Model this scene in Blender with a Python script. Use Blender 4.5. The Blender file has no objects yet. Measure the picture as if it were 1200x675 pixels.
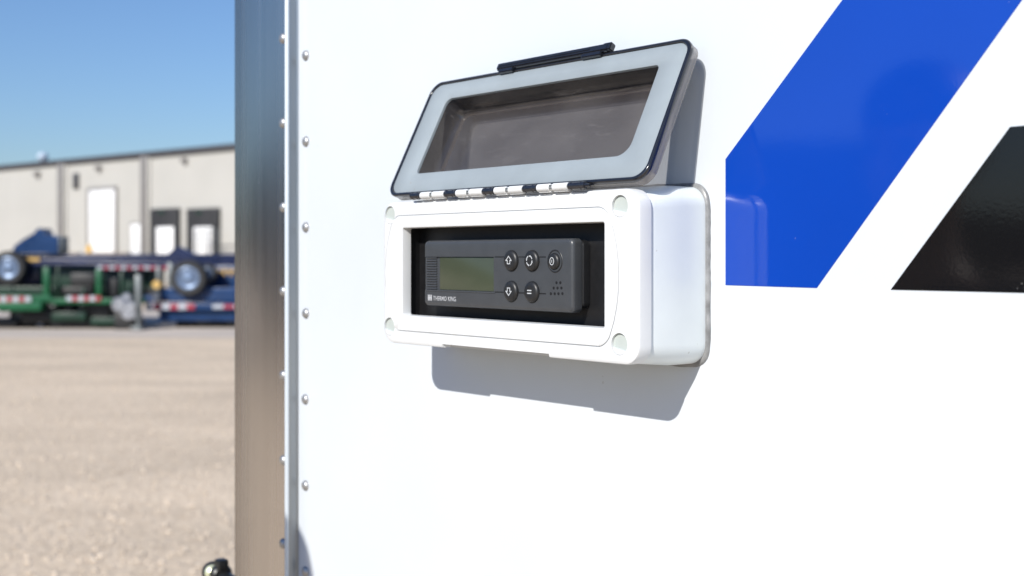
import bpy, bmesh, math, random
from mathutils import Vector, Matrix, noise
random.seed(7)
S = bpy.context.scene
COL = S.collection
rad = math.radians

# ---------------------------------------------------------------- camera
F = 1400.0                      # focal length in pixels of a 1200 px wide frame
A = math.atan(1215/F)           # angle between the view axis and the trailer side
ca, sa = math.cos(A), math.sin(A)
DW = 0.746                      # distance camera -> trailer side
H = 1.55                        # camera height
cd = bpy.data.cameras.new('camera'); cam = bpy.data.objects.new('camera', cd); COL.objects.link(cam)
cam.location = (0, 0, H); cam.rotation_euler = (rad(90), 0, 0)
cd.sensor_width = 36; cd.lens = F*36/1200; cd.shift_y = -37.5/1200
cd.clip_start = 0.05; cd.clip_end = 2000
cd.dof.use_dof = True; cd.dof.focus_distance = 0.97; cd.dof.aperture_fstop = 6.4
cd.dof.aperture_blades = 9
S.camera = cam

# ---------------------------------------------------------------- sky, sun, exposure
SUN = Vector((.0417, .0739, -.0543)).normalized()
el = math.asin(-SUN.z); az = math.atan2(-SUN.x, -SUN.y)
w = bpy.data.worlds.new('World'); S.world = w; w.use_nodes = True
nt = w.node_tree; bg = nt.nodes['Background']
sky = nt.nodes.new('ShaderNodeTexSky'); sky.sky_type = 'NISHITA'; sky.sun_disc = False
sky.sun_elevation = el; sky.sun_rotation = az; sky.altitude = 200; sky.air_density = 1.25
sky.dust_density = 0.6; sky.ozone_density = 2.2
tint = nt.nodes.new('ShaderNodeMix'); tint.data_type = 'RGBA'; tint.blend_type = 'MULTIPLY'; tint.inputs[0].default_value = 1
tint.inputs[7].default_value = (.605, .77, 1.075, 1)
nt.links.new(sky.outputs[0], tint.inputs[6]); nt.links.new(tint.outputs[2], bg.inputs[0]); bg.inputs[1].default_value = 0.087
sl = bpy.data.lights.new('sun', 'SUN'); sl.energy = 4.2; sl.angle = rad(0.53); sl.color = (1, .955, .875)
so = bpy.data.objects.new('sun', sl); COL.objects.link(so); so.location = (-3, -5, 8)
so.rotation_euler = SUN.to_track_quat('-Z', 'Y').to_euler()
S.view_settings.view_transform = 'Standard'; S.view_settings.look = 'None'
S.view_settings.exposure = 0.42; S.view_settings.gamma = 1
S.cycles.max_bounces = 8; S.cycles.sample_clamp_indirect = 6
S.cycles.caustics_reflective = False; S.cycles.caustics_refractive = False

# ---------------------------------------------------------------- materials
def mat(name, col, rough=.5, metal=0, var=0, vscale=8, stretch=(1, 1, 1), bump=0, bscale=60, bdist=.001,
        coat=0, spec=.5, rvar=0, col2=None, alpha=1, bstretch=None, detail=4):
    m = bpy.data.materials.new(name); m.use_nodes = True
    n = m.node_tree; L = n.links; p = n.nodes['Principled BSDF']
    p.inputs['Roughness'].default_value = rough; p.inputs['Metallic'].default_value = metal
    p.inputs['Specular IOR Level'].default_value = spec; p.inputs['Coat Weight'].default_value = coat
    p.inputs['Alpha'].default_value = alpha
    tc = n.nodes.new('ShaderNodeTexCoord')
    mp = n.nodes.new('ShaderNodeMapping'); mp.inputs['Scale'].default_value = stretch
    L.new(tc.outputs['Object'], mp.inputs['Vector'])
    nz = n.nodes.new('ShaderNodeTexNoise'); nz.inputs['Scale'].default_value = vscale; nz.inputs['Detail'].default_value = detail
    L.new(mp.outputs[0], nz.inputs['Vector'])
    cr = n.nodes.new('ShaderNodeMix'); cr.data_type = 'RGBA'
    c1 = [c*(1-var) for c in col]; c2 = col2 or [min(1, c*(1+var)) for c in col]
    mr = n.nodes.new('ShaderNodeMapRange'); mr.inputs[1].default_value = .3; mr.inputs[2].default_value = .7
    L.new(nz.outputs['Fac'], mr.inputs[0]); L.new(mr.outputs[0], cr.inputs[0])
    cr.inputs[6].default_value = (*c1, 1); cr.inputs[7].default_value = (*c2, 1)
    L.new(cr.outputs[2], p.inputs['Base Color'])
    if rvar:
        r = n.nodes.new('ShaderNodeMapRange'); r.inputs[3].default_value = max(.02, rough-rvar); r.inputs[4].default_value = rough+rvar
        L.new(nz.outputs['Fac'], r.inputs[0]); L.new(r.outputs[0], p.inputs['Roughness'])
    if bump:
        mb = n.nodes.new('ShaderNodeMapping'); mb.inputs['Scale'].default_value = bstretch or (1, 1, 1)
        L.new(tc.outputs['Object'], mb.inputs['Vector'])
        b2 = n.nodes.new('ShaderNodeTexNoise'); b2.inputs['Scale'].default_value = bscale; b2.inputs['Detail'].default_value = 3
        L.new(mb.outputs[0], b2.inputs['Vector'])
        bp_ = n.nodes.new('ShaderNodeBump'); bp_.inputs['Strength'].default_value = bump; bp_.inputs['Distance'].default_value = bdist
        L.new(b2.outputs['Fac'], bp_.inputs['Height']); L.new(bp_.outputs[0], p.inputs['Normal'])
    return m

M = {}
M['white_panel'] = mat('white_panel', (.558, .597, .638), .16, var=.02, vscale=6, bump=.22, bscale=55, bdist=.0004)
M['blue_vinyl'] = mat('blue_vinyl', (.004, .046, .345), .055, var=.04, vscale=5, bump=.30, bscale=420, bdist=.00006)
M['black_vinyl'] = mat('black_vinyl', (.006, .006, .007), .06, var=.1, vscale=5, bump=.30, bscale=420, bdist=.00006, spec=.4)
M['brushed'] = mat('brushed_aluminium', (.64, .595, .55), .27, 1, var=.07, vscale=70, stretch=(1, 1, .01), rvar=.05, bump=.55, bscale=420, bdist=.0004, bstretch=(1, 1, .01))
M['trim_metal'] = mat('trim_metal', (.30, .33, .36), .33, .85, var=.12, vscale=20, stretch=(1, 1, .1), bump=.5, bscale=9, bdist=.002)
M['bead_sunlit'] = mat('sunlit_bead_metal', (.60, .66, .72), .42, .35, var=.08, vscale=15, stretch=(1, 1, .1), bump=.4, bscale=9, bdist=.002)  # trim metal again, paler: sunlight on the rounded edge put into colour
M['rivet'] = mat('rivet_metal', (.42, .42, .42), .42, .8, var=.15, vscale=200)
M['white_plastic'] = mat('white_plastic', (.62, .635, .645), .33, var=.02, vscale=30, bump=.12, bscale=900, bdist=.0001)
M['white_body'] = mat('white_body_plastic', (.645, .69, .70), .30, var=.03, vscale=22, bump=.12, bscale=700, bdist=.0001)
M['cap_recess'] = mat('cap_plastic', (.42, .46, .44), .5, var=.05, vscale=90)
M['black_tray'] = mat('black_tray', (.006, .006, .007), .45, var=.25, vscale=160, bump=.2, bscale=500, bdist=.0001)
M['housing'] = mat('dark_grey_plastic', (.046, .050, .056), .34, var=.07, vscale=70, bump=.25, bscale=2200, bdist=.00005)
M['housing_dark'] = mat('charcoal_plastic', (.010, .0105, .012), .42, var=.1, vscale=90)
M['button'] = mat('button_rubber', (.013, .0135, .0145), .42, var=.15, vscale=120)
M['lcd'] = mat('lcd_green', (.050, .060, .038), .2, var=.05, vscale=25)
M['icon'] = mat('icon_white', (.46, .48, .50), .5, var=.05, vscale=300)
M['logo'] = mat('logo_print', (.42, .43, .45), .5, var=.08, vscale=300)
M['foam'] = mat('grey_blue_foam', (.275, .318, .350), .62, var=.05, vscale=26, bump=.15, bscale=900, bdist=.0001, spec=.3)
M['rim_dark'] = mat('smoked_rim', (.012, .014, .020), .14, var=.2, vscale=60, coat=.3)
M['smoke_side'] = mat('smoked_side', (.19, .182, .178), .28, var=.14, vscale=14, stretch=(1, 2, .6), coat=.15)
M['sealant'] = mat('clear_sealant', (.20, .205, .21), .35, var=.35, vscale=90, bump=.6, bscale=180, bdist=.0008)
M['gravel'] = None
M['bwall'] = mat('ribbed_metal_siding', (.42, .41, .385), .5, var=.04, vscale=.35)
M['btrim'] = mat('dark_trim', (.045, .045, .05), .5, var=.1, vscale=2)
M['bpil'] = mat('grey_downpipe', (.19, .18, .175), .5, var=.06, vscale=2)
M['bwhite'] = mat('white_door_paint', (.74, .74, .74), .4, var=.03, vscale=2)
M['seal'] = mat('black_dock_seal', (.02, .02, .022), .7, var=.25, vscale=3)
M['yellow'] = mat('yellow_paint', (.62, .36, .05), .5, var=.1, vscale=5)
M['navy'] = mat('navy_paint', (.006, .013, .055), .3, var=.2, vscale=3, rvar=.08)
M['blue_paint'] = mat('blue_paint', (.004, .030, .105), .3, var=.2, vscale=3, rvar=.08)
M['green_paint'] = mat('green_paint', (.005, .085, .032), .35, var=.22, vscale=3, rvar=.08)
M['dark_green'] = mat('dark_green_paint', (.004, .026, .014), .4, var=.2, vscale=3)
M['black_steel'] = mat('black_steel', (.012, .012, .013), .5, var=.3, vscale=6)
M['rubber'] = mat('tyre_rubber', (.016, .016, .017), .7, var=.25, vscale=20)
M['rimw'] = mat('white_rim', (.17, .23, .34), .3, .4, var=.1, vscale=8)
M['chrome'] = mat('galvanised', (.36, .37, .40), .35, .7, var=.5, vscale=12)
M['galv'] = mat('galvanised_grey', (.16, .175, .18), .45, .6, var=.15, vscale=12)
M['tape_red'] = mat('tape_red', (.30, .03, .05), .4, var=.1, vscale=12)
M['tape_white'] = mat('tape_white', (.40, .42, .46), .4, var=.05, vscale=12)
M['gold'] = mat('gold_lettering', (.55, .36, .12), .4, var=.1, vscale=12)
M['vent'] = mat('grey_vent', (.42, .50, .60), .6, var=.05)
M['timber'] = mat('pale_timber', (.34, .26, .18), .7, var=.2, vscale=3)
M['fitting'] = mat('black_fitting', (.012, .012, .012), .35, var=.3, vscale=60)
M['brass'] = mat('shiny_fitting_end', (.70, .72, .50), .3, .6, var=.1, vscale=60)
M['skin'] = mat('skin', (.22, .13, .09), .5, var=.06, vscale=20)
M['shirt'] = mat('navy_shirt', (.018, .022, .035), .85, var=.2, vscale=30, bump=.3, bscale=40, bdist=.004)
M['denim'] = mat('dark_denim', (.025, .035, .06), .85, var=.25, vscale=40)
M['hair'] = mat('dark_hair', (.02, .013, .009), .5, var=.3, vscale=80)
M['leaf'] = mat('tree_foliage', (.045, .075, .028), .6, var=.5, vscale=.6)

# dusty, scratched smoked window of the lid (tinted transparent + dust film)
def window_mat(name, base, trans, tint):
    m = bpy.data.materials.new(name); m.use_nodes = True; n = m.node_tree; L = n.links
    p = n.nodes['Principled BSDF']; p.inputs['Roughness'].default_value = .16
    tc = n.nodes.new('ShaderNodeTexCoord')
    def nz(scale, st, det=6, dist=0):
        mp = n.nodes.new('ShaderNodeMapping'); mp.inputs['Scale'].default_value = st; mp.inputs['Rotation'].default_value = (0, .12, 0)
        t = n.nodes.new('ShaderNodeTexNoise'); t.inputs['Scale'].default_value = scale; t.inputs['Detail'].default_value = det
        t.inputs['Distortion'].default_value = dist
        L.new(tc.outputs['Object'], mp.inputs[0]); L.new(mp.outputs[0], t.inputs['Vector']); return t
    a = nz(14, (1, 1, 1.3), 8, .3); b = nz(75, (.45, 1, 2.8), 9, .9); c = nz(520, (1, 1, 1), 2)
    def rng(t, lo, hi, out):
        r = n.nodes.new('ShaderNodeMapRange'); r.inputs[1].default_value = lo; r.inputs[2].default_value = hi; r.inputs[4].default_value = out
        L.new(t.outputs['Fac'], r.inputs[0]); return r.outputs[0]
    def add(x, y, op='ADD'):
        q = n.nodes.new('ShaderNodeMath'); q.operation = op; L.new(x, q.inputs[0]); L.new(y, q.inputs[1]); return q.outputs[0]
    s = add(rng(a, .35, .75, .22), rng(b, .60, .80, .26)); s = add(s, rng(c, .68, .8, .4))
    mix = n.nodes.new('ShaderNodeMix'); mix.data_type = 'RGBA'; L.new(s, mix.inputs[0])
    mix.inputs[6].default_value = (*base, 1); mix.inputs[7].default_value = (.24, .225, .22, 1)
    L.new(mix.outputs[2], p.inputs['Base Color'])
    tr = n.nodes.new('ShaderNodeBsdfTransparent'); tr.inputs[0].default_value = (*tint, 1)
    ms = n.nodes.new('ShaderNodeMixShader'); ms.inputs[0].default_value = trans
    L.new(p.outputs[0], ms.inputs[1]); L.new(tr.outputs[0], ms.inputs[2])
    L.new(ms.outputs[0], n.nodes['Material Output'].inputs[0])
    return m
M['window'] = window_mat('smoked_window', (.030, .024, .022), .36, (.92, .88, .86))
M['smoke_clear'] = window_mat('smoked_clear_plastic', (.30, .29, .285), .42, (.92, .90, .88))
M['smoke_skirt'] = mat('smoked_skirt', (.24, .235, .24), .22, var=.2, vscale=30, coat=.2)
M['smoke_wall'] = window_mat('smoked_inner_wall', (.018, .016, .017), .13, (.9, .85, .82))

def gravel_mat():
    m = bpy.data.materials.new('gravel'); m.use_nodes = True; n = m.node_tree; L = n.links
    p = n.nodes['Principled BSDF']; p.inputs['Roughness'].default_value = .9; p.inputs['Specular IOR Level'].default_value = .15
    tc = n.nodes.new('ShaderNodeTexCoord')
    def nz(sc, det, st=(1, 1, 1)):
        mp = n.nodes.new('ShaderNodeMapping'); mp.inputs['Scale'].default_value = st; L.new(tc.outputs['Object'], mp.inputs[0])
        t = n.nodes.new('ShaderNodeTexNoise'); t.inputs['Scale'].default_value = sc; t.inputs['Detail'].default_value = det
        L.new(mp.outputs[0], t.inputs['Vector']); return t
    big = nz(.16, 5, (.6, 1.3, 1)); mid = nz(2.6, 5); fine = nz(22, 6)
    v = n.nodes.new('ShaderNodeTexVoronoi'); v.inputs['Scale'].default_value = 24; L.new(tc.outputs['Object'], v.inputs['Vector'])
    def mixc(fac, a, b, lo=.35, hi=.65):
        r = n.nodes.new('ShaderNodeMapRange'); r.inputs[1].default_value = lo; r.inputs[2].default_value = hi
        L.new(fac, r.inputs[0]); q = n.nodes.new('ShaderNodeMix'); q.data_type = 'RGBA'; L.new(r.outputs[0], q.inputs[0])
        for i, x in ((6, a), (7, b)):
            if isinstance(x, tuple): q.inputs[i].default_value = (*x, 1)
            else: L.new(x, q.inputs[i])
        return q.outputs[2]
    c = mixc(big.outputs['Fac'], (.64, .50, .34), (.75, .60, .425))
    c2 = mixc(mid.outputs['Fac'], (.63, .50, .345), (.80, .65, .46))
    q = n.nodes.new('ShaderNodeMix'); q.data_type = 'RGBA'; q.inputs[0].default_value = .5; L.new(c, q.inputs[6]); L.new(c2, q.inputs[7])
    c3 = mixc(fine.outputs['Fac'], (.42, .335, .25), (.84, .71, .55), .3, .7)
    q2 = n.nodes.new('ShaderNodeMix'); q2.data_type = 'RGBA'; q2.inputs[0].default_value = .42; L.new(q.outputs[2], q2.inputs[6]); L.new(c3, q2.inputs[7])
    bw = n.nodes.new('ShaderNodeRGBToBW'); L.new(v.outputs['Color'], bw.inputs[0])
    c4 = mixc(bw.outputs[0], (.46, .365, .27), (.80, .67, .53), .1, .9)
    q3 = n.nodes.new('ShaderNodeMix'); q3.data_type = 'RGBA'; q3.inputs[0].default_value = .35; L.new(q2.outputs[2], q3.inputs[6]); L.new(c4, q3.inputs[7])
    vb = nz(.55, 4, (.5, 1.6, 1)); r5 = n.nodes.new('ShaderNodeMapRange'); r5.inputs[1].default_value = .3; r5.inputs[2].default_value = .7; r5.inputs[3].default_value = .82; r5.inputs[4].default_value = 1.06
    L.new(vb.outputs['Fac'], r5.inputs[0]); q5 = n.nodes.new('ShaderNodeMix'); q5.data_type = 'RGBA'; q5.blend_type = 'MULTIPLY'; q5.inputs[0].default_value = 1
    L.new(q3.outputs[2], q5.inputs[6]); L.new(r5.outputs[0], q5.inputs[7]); L.new(q5.outputs[2], p.inputs['Base Color'])
    ad = n.nodes.new('ShaderNodeMath'); ad.operation = 'ADD'; L.new(fine.outputs['Fac'], ad.inputs[0]); L.new(v.outputs['Distance'], ad.inputs[1])
    b = n.nodes.new('ShaderNodeBump'); b.inputs['Strength'].default_value = .5; b.inputs['Distance'].default_value = .014
    L.new(ad.outputs[0], b.inputs['Height']); L.new(b.outputs[0], p.inputs['Normal'])
    return m
M['gravel'] = gravel_mat()
M['track'] = mat('compacted_gravel', (.53, .465, .40), .9, var=.12, vscale=.8, stretch=(.4, 1.5, 1), spec=.1)
M['stone'] = mat('loose_stone', (.60, .51, .41), .9, var=.2, vscale=7, spec=.15)

def specks(m, scale, thr, amt, col=(.25, .22, .19)):
    n = m.node_tree; L = n.links; p = n.nodes['Principled BSDF']; src = p.inputs['Base Color'].links[0].from_socket
    tc = n.nodes.new('ShaderNodeTexCoord'); t = n.nodes.new('ShaderNodeTexNoise'); t.inputs['Scale'].default_value = scale; t.inputs['Detail'].default_value = 2
    t2 = n.nodes.new('ShaderNodeTexNoise'); t2.inputs['Scale'].default_value = scale*.08; t2.inputs['Detail'].default_value = 3
    L.new(tc.outputs['Object'], t.inputs['Vector']); L.new(tc.outputs['Object'], t2.inputs['Vector'])
    md = n.nodes.new('ShaderNodeMath'); md.operation = 'MULTIPLY'; L.new(t.outputs['Fac'], md.inputs[0]); L.new(t2.outputs['Fac'], md.inputs[1])
    r_ = n.nodes.new('ShaderNodeMapRange'); r_.inputs[1].default_value = thr; r_.inputs[2].default_value = thr+.03; r_.inputs[4].default_value = amt; L.new(md.outputs[0], r_.inputs[0])
    q = n.nodes.new('ShaderNodeMix'); q.data_type = 'RGBA'; L.new(r_.outputs[0], q.inputs[0]); L.new(src, q.inputs[6]); q.inputs[7].default_value = (*col, 1); L.new(q.outputs[2], p.inputs['Base Color'])
specks(M['white_body'], 260, .435, .5); specks(M['white_plastic'], 320, .47, .5); specks(M['white_panel'], 160, .475, .35)
specks(M['foam'], 240, .45, .45); specks(M['black_vinyl'], 420, .47, .6, (.35, .35, .35)); specks(M['blue_vinyl'], 420, .49, .5, (.35, .4, .5))
n_ = M['foam'].node_tree; ms_ = n_.nodes.new('ShaderNodeMixShader'); tr_ = n_.nodes.new('ShaderNodeBsdfTransparent'); ms_.inputs[0].default_value = .15
n_.links.new(n_.nodes['Principled BSDF'].outputs[0], ms_.inputs[1]); n_.links.new(tr_.outputs[0], ms_.inputs[2]); n_.links.new(ms_.outputs[0], n_.nodes['Material Output'].inputs[0])
# ribs on the warehouse siding
def ribs(m, freq, dist):
    n = m.node_tree; L = n.links; p = n.nodes['Principled BSDF']
    tc = n.nodes.new('ShaderNodeTexCoord'); wv = n.nodes.new('ShaderNodeTexWave'); wv.bands_direction = 'X'; wv.inputs['Scale'].default_value = freq
    L.new(tc.outputs['Object'], wv.inputs['Vector']); b = n.nodes.new('ShaderNodeBump'); b.inputs['Distance'].default_value = dist; b.inputs['Strength'].default_value = .7
    L.new(wv.outputs['Fac'], b.inputs['Height']); L.new(b.outputs[0], p.inputs['Normal'])
ribs(M['bwall'], 1.6, .03)

# ---------------------------------------------------------------- object helpers
def tag(o, label, cat, group=None, kind=None):
    if label: o['label'] = label
    if cat: o['category'] = cat
    if group: o['group'] = group
    if kind: o['kind'] = kind
    return o
def empty(name, loc, rz=0):
    o = bpy.data.objects.new(name, None); COL.objects.link(o); o.location = loc; o.rotation_euler = (0, 0, rz)
    o.empty_display_size = .05; return o
def link(name, me, m, parent=None, smooth=None):
    me.materials.clear(); me.materials.append(M[m] if isinstance(m, str) else m)
    o = bpy.data.objects.new(name, me); COL.objects.link(o)
    if parent: o.parent = parent
    if smooth is not None:
        for p in me.polygons: p.use_smooth = True
        try: me.set_sharp_from_angle(angle=rad(smooth))
        except Exception: pass
    return o
def fin(name, bm, m, parent=None, off=None, smooth=35, recalc=True):
    if off is not None: bmesh.ops.translate(bm, vec=-Vector(off), verts=bm.verts)
    if recalc: bmesh.ops.recalc_face_normals(bm, faces=bm.faces)
    me = bpy.data.meshes.new(name); bm.to_mesh(me); bm.free()
    return link(name, me, m, parent, smooth)
def W(u, n, v): return Vector((u, -n, v))          # wall frame: along, out of the wall, up
WALL_RZ = A - math.pi/2
WO = Vector((DW*ca, DW*sa, H))
RM = Matrix.Rotation(WALL_RZ, 3, 'Z')
def wall_root(name, u, n, v):
    o = empty(name, WO + RM @ W(u, n, v), WALL_RZ); o['_'] = 0; del o['_']
    return o, W(u, n, v)
def rrect(u0, u1, v0, v1, r, seg=7, side=0):
    pts = []
    if isinstance(r, tuple):
        for k, q in enumerate(r): pts += rrect(u0, u1, v0, v1, q, seg)[k*(seg+1):(k+1)*(seg+1)]
        return pts
    cs = [(u1-r, v1-r, 0), (u0+r, v1-r, 90), (u0+r, v0+r, 180), (u1-r, v0+r, 270)]
    for k, (cu, cv, a0) in enumerate(cs):
        for i in range(seg+1):
            t = rad(a0+90*i/seg); pts.append((cu+r*math.cos(t), cv+r*math.sin(t)))
        if side:
            nx = cs[(k+1) % 4]; t = rad(a0+90); q = (nx[0]+r*math.cos(t), nx[1]+r*math.sin(t)); p = pts[-1]
            for i in range(1, side+1):
                s = i/(side+1); pts.append((p[0]+(q[0]-p[0])*s, p[1]+(q[1]-p[1])*s))
    return pts
def loft(bm, loops, cap0=False, cap1=False, ring=False):
    vs = [[bm.verts.new(p) for p in lp] for lp in loops]; N = len(vs[0])
    prs = list(zip(vs, vs[1:])) + ([(vs[-1], vs[0])] if ring else [])
    for a, b in prs:
        for i in range(N):
            j = (i+1) % N; bm.faces.new((a[i], a[j], b[j], b[i]))
    if cap0: bm.faces.new(vs[0][::-1])
    if cap1: bm.faces.new(vs[-1])
    return vs
def L3(pts, n): return [W(u, n, v) for u, v in pts]
def slab(bm, u0, u1, v0, v1, n0, n1, r=.001, b=.0004, seg=4):
    """rounded slab in the wall frame with a bevelled front"""
    b = min(b, r*.95)
    loft(bm, [L3(rrect(u0, u1, v0, v1, r, seg), n0), L3(rrect(u0, u1, v0, v1, r, seg), n1-b),
              L3(rrect(u0+b*.3, u1-b*.3, v0+b*.3, v1-b*.3, r, seg), n1-b*.3),
              L3(rrect(u0+b, u1-b, v0+b, v1-b, max(r-b*.5, 1e-5), seg), n1)], True, True)
def box(bm, x0, x1, y0, y1, z0, z1, bev=0):
    g = bmesh.ops.create_cube(bm, size=1); vs = g['verts']
    for v in vs: v.co = Vector(((x0+x1)/2+v.co.x*(x1-x0), (y0+y1)/2+v.co.y*(y1-y0), (z0+z1)/2+v.co.z*(z1-z0)))
    if bev:
        es = list({e for v in vs for e in v.link_edges})
        bmesh.ops.bevel(bm, geom=es, offset=bev, segments=2, affect='EDGES', profile=.5)
def cyl(bm, c, ax, r, h, seg=24, r2=None, bev=0):
    """cylinder centred on c along axis ax"""
    q = Vector((0, 0, 1)).rotation_difference(Vector(ax).normalized()).to_matrix().to_4x4(); T = Matrix.Translation(c) @ q
    r2 = r if r2 is None else r2
    if bev: prof = [(r-bev, -h/2), (r, -h/2+bev), (r2, h/2-bev), (r2-bev, h/2)]
    else: prof = [(r, -h/2), (r2, h/2)]
    loft(bm, [[T @ Vector((rr*math.cos(2*math.pi*i/seg), rr*math.sin(2*math.pi*i/seg), z)) for i in range(seg)] for rr, z in prof], True, True)
def lathe(bm, c, ax, prof, seg=24):
    q = Vector((0, 0, 1)).rotation_difference(Vector(ax).normalized()).to_matrix().to_4x4(); T = Matrix.Translation(c) @ q
    loft(bm, [[T @ Vector((rr*math.cos(2*math.pi*i/seg), rr*math.sin(2*math.pi*i/seg), z)) for i in range(seg)] for rr, z in prof], True, True)
def poly(bm, pts, n0, n1):
    loft(bm, [L3(pts, n0), L3(pts, n1)], True, True)
def ribbon(bm, pts, wd, n0, n1, closed=False):
    """a flat printed stroke with mitred joints"""
    P = [Vector(p) for p in pts]; N = len(P); Lf, Rt = [], []
    for i in range(N):
        a = P[i-1] if (i or closed) else None; b = P[(i+1) % N] if (i < N-1 or closed) else None
        d1 = (P[i]-a).normalized() if a is not None else None; d2 = (b-P[i]).normalized() if b is not None else None
        d1 = d1 or d2; d2 = d2 or d1
        t = (d1+d2).normalized(); nn = Vector((-t.y, t.x)); k = 1/max(.4, nn.dot(Vector((-d1.y, d1.x))))
        Lf.append(P[i]+nn*wd/2*k); Rt.append(P[i]-nn*wd/2*k)
    for i in range(N if closed else N-1):
        j = (i+1) % N
        poly(bm, [tuple(Lf[i]), tuple(Rt[i]), tuple(Rt[j]), tuple(Lf[j])], n0, n1)
def boolean(o, cutters):
    for bmc in cutters:
        me = bpy.data.meshes.new('cut'); bmesh.ops.recalc_face_normals(bmc, faces=bmc.faces); bmc.to_mesh(me); bmc.free()
        c = bpy.data.objects.new('cut', me); COL.objects.link(c); c.parent = o.parent
        md = o.modifiers.new('b', 'BOOLEAN'); md.operation = 'DIFFERENCE'; md.solver = 'EXACT'; md.object = c
        bpy.context.view_layer.update()
        dg = bpy.context.evaluated_depsgraph_get(); nm = bpy.data.meshes.new_from_object(o.evaluated_get(dg))
        o.modifiers.clear(); o.data = nm; bpy.data.objects.remove(c)
    for p in o.data.polygons: p.use_smooth = True
    o.data.set_sharp_from_angle(angle=rad(35))

# ================================================================ GROUND
bm = bmesh.new()
bmesh.ops.create_grid(bm, x_segments=60, y_segments=60, size=900)
g = fin('gravel_ground', bm, 'gravel'); tag(g, None, None, kind='structure')
bm = bmesh.new()
for i in range(41):
    x = -70+i*3.0
    for y in (22.6+.5*noise.noise(Vector((x*.3, 1, 0))), 34+noise.noise(Vector((x*.3, 5, 0)))): bm.verts.new((x, y, .004))
bm.verts.ensure_lookup_table()
for i in range(40): bm.faces.new((bm.verts[2*i], bm.verts[2*i+2], bm.verts[2*i+3], bm.verts[2*i+1]))
tag(fin('compacted_track', bm, 'track', smooth=None), None, None, kind='structure')
# loose stones on the yard
bm = bmesh.new()
base = [Vector(v).normalized() for v in [(1,1,1),(1,-1,-1),(-1,1,-1),(-1,-1,1),(1,0,.2),(-1,.1,0),(0,1,.1),(0,-1,-.1),(0,.1,1)]]
import numpy as np
verts, faces = [], []
oct_f = [(0,2,4),(2,1,4),(1,3,4),(3,0,4),(2,0,5),(1,2,5),(3,1,5),(0,3,5)]
for i in range(10000):
    d = 4.3 + 17*random.random()**1.5
    x = -d*(random.uniform(.05, .52)); s = random.choice((.006, .008, .010, .013, .02)) * random.uniform(.7, 1.2)
    b0 = len(verts); a = random.random()*6.28; c, sn = math.cos(a), math.sin(a)
    for q in ((1,0,0),(-1,0,0),(0,1,0),(0,-1,0),(0,0,1),(0,0,-1)):
        k = s*random.uniform(.7, 1.25); qx, qy = q[0]*k, q[1]*k*.8
        verts.append((x+qx*c-qy*sn, d+qx*sn+qy*c, s*.22+q[2]*k*.6))
    faces += [tuple(b0+j for j in f) for f in oct_f]
me = bpy.data.meshes.new('loose_stones'); me.from_pydata(verts, [], faces); bm.free()
o = link('loose_stones', me, 'stone'); tag(o, 'loose pale stones scattered over the gravel yard', 'stones', kind='stuff')

# ================================================================ TRAILER whose side fills the frame
TR, tb = wall_root('refrigerated_trailer', -1.3914, 0, -H)
tag(TR, 'white refrigerated trailer side with aluminium corner post and blue and black stripes', 'trailer')
V0, V1, UE, DP = -.47, 2.45, 10.6, 2.5
bm = bmesh.new()
# side skin, front wall, rear, roof, floor as one closed shell
box(bm, -1.388, UE, 0.0, DP, V0, V1)
fin('side_panel', bm, 'white_panel', TR, tb, smooth=None)
# corner post: extruded profile
prof = [(-1.3925, -.09), (-1.3925, .006), (-1.3915, .0095), (-1.389, .011), (-1.2605, .011), (-1.2590, .0122), (-1.2568, .0126), (-1.2548, .0116),
        (-1.2538, .0098), (-1.2535, .0035), (-1.2528, .0016), (-1.2510, .0008), (-1.2500, .0002), (-1.2500, -.0005), (-1.2700, -.0005), (-1.386, -.0005), (-1.386, -.09)]
def extr(profile, v0, v1, k=1):
    b = bmesh.new(); loft(b, [[W(u, n, v0+(v1-v0)*i/k) for u, n in profile] for i in range(k+1)], True, True); return b
fin('corner_post', extr(prof[:5]+[(-1.2605, -.0004), (-1.386, -.0004), (-1.386, -.09)], V0, V1), 'brushed', TR, tb)
fin('edge_trim', extr(prof[4:14]+[(-1.2605, -.0005)], V0, V1), 'trim_metal', TR, tb)
fin('trim_bead', extr([(-1.2606, .0105), (-1.2600, .0128), (-1.2588, .0140), (-1.2572, .0144), (-1.2556, .0139), (-1.2546, .0126), (-1.2544, .0110)], V0, V1), 'bead_sunlit', TR, tb, smooth=60)
# front edge of the roof and bottom rails
bm = bmesh.new(); box(bm, -1.25, UE, -.012, .03, V0-.05, V0+.02, .003); fin('bottom_rail', bm, 'trim_metal', TR, tb)
bm = bmesh.new(); box(bm, -1.25, UE, -.010, .03, V1-.10, V1+.01, .003); fin('top_rail', bm, 'trim_metal', TR, tb)
# decals
bm = bmesh.new()
k = .187/.1545
poly(bm, [(-.602, .0765), (-.602, -.0230), (-.517, -.0235), (-.517+.62, -.0235+.62*k), (-.602+.62+.02, -.0235+.62*k)], 0, .0004)
fin('blue_stripe', bm, 'blue_vinyl', TR, tb, smooth=None)
bm = bmesh.new()
poly(bm, [(-.4562, -.0235), (.62, -.0235), (.71, .0831), (-.3704, .0831)], 0, .0004)
fin('black_stripe', bm, 'black_vinyl', TR, tb, smooth=None)
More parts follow.
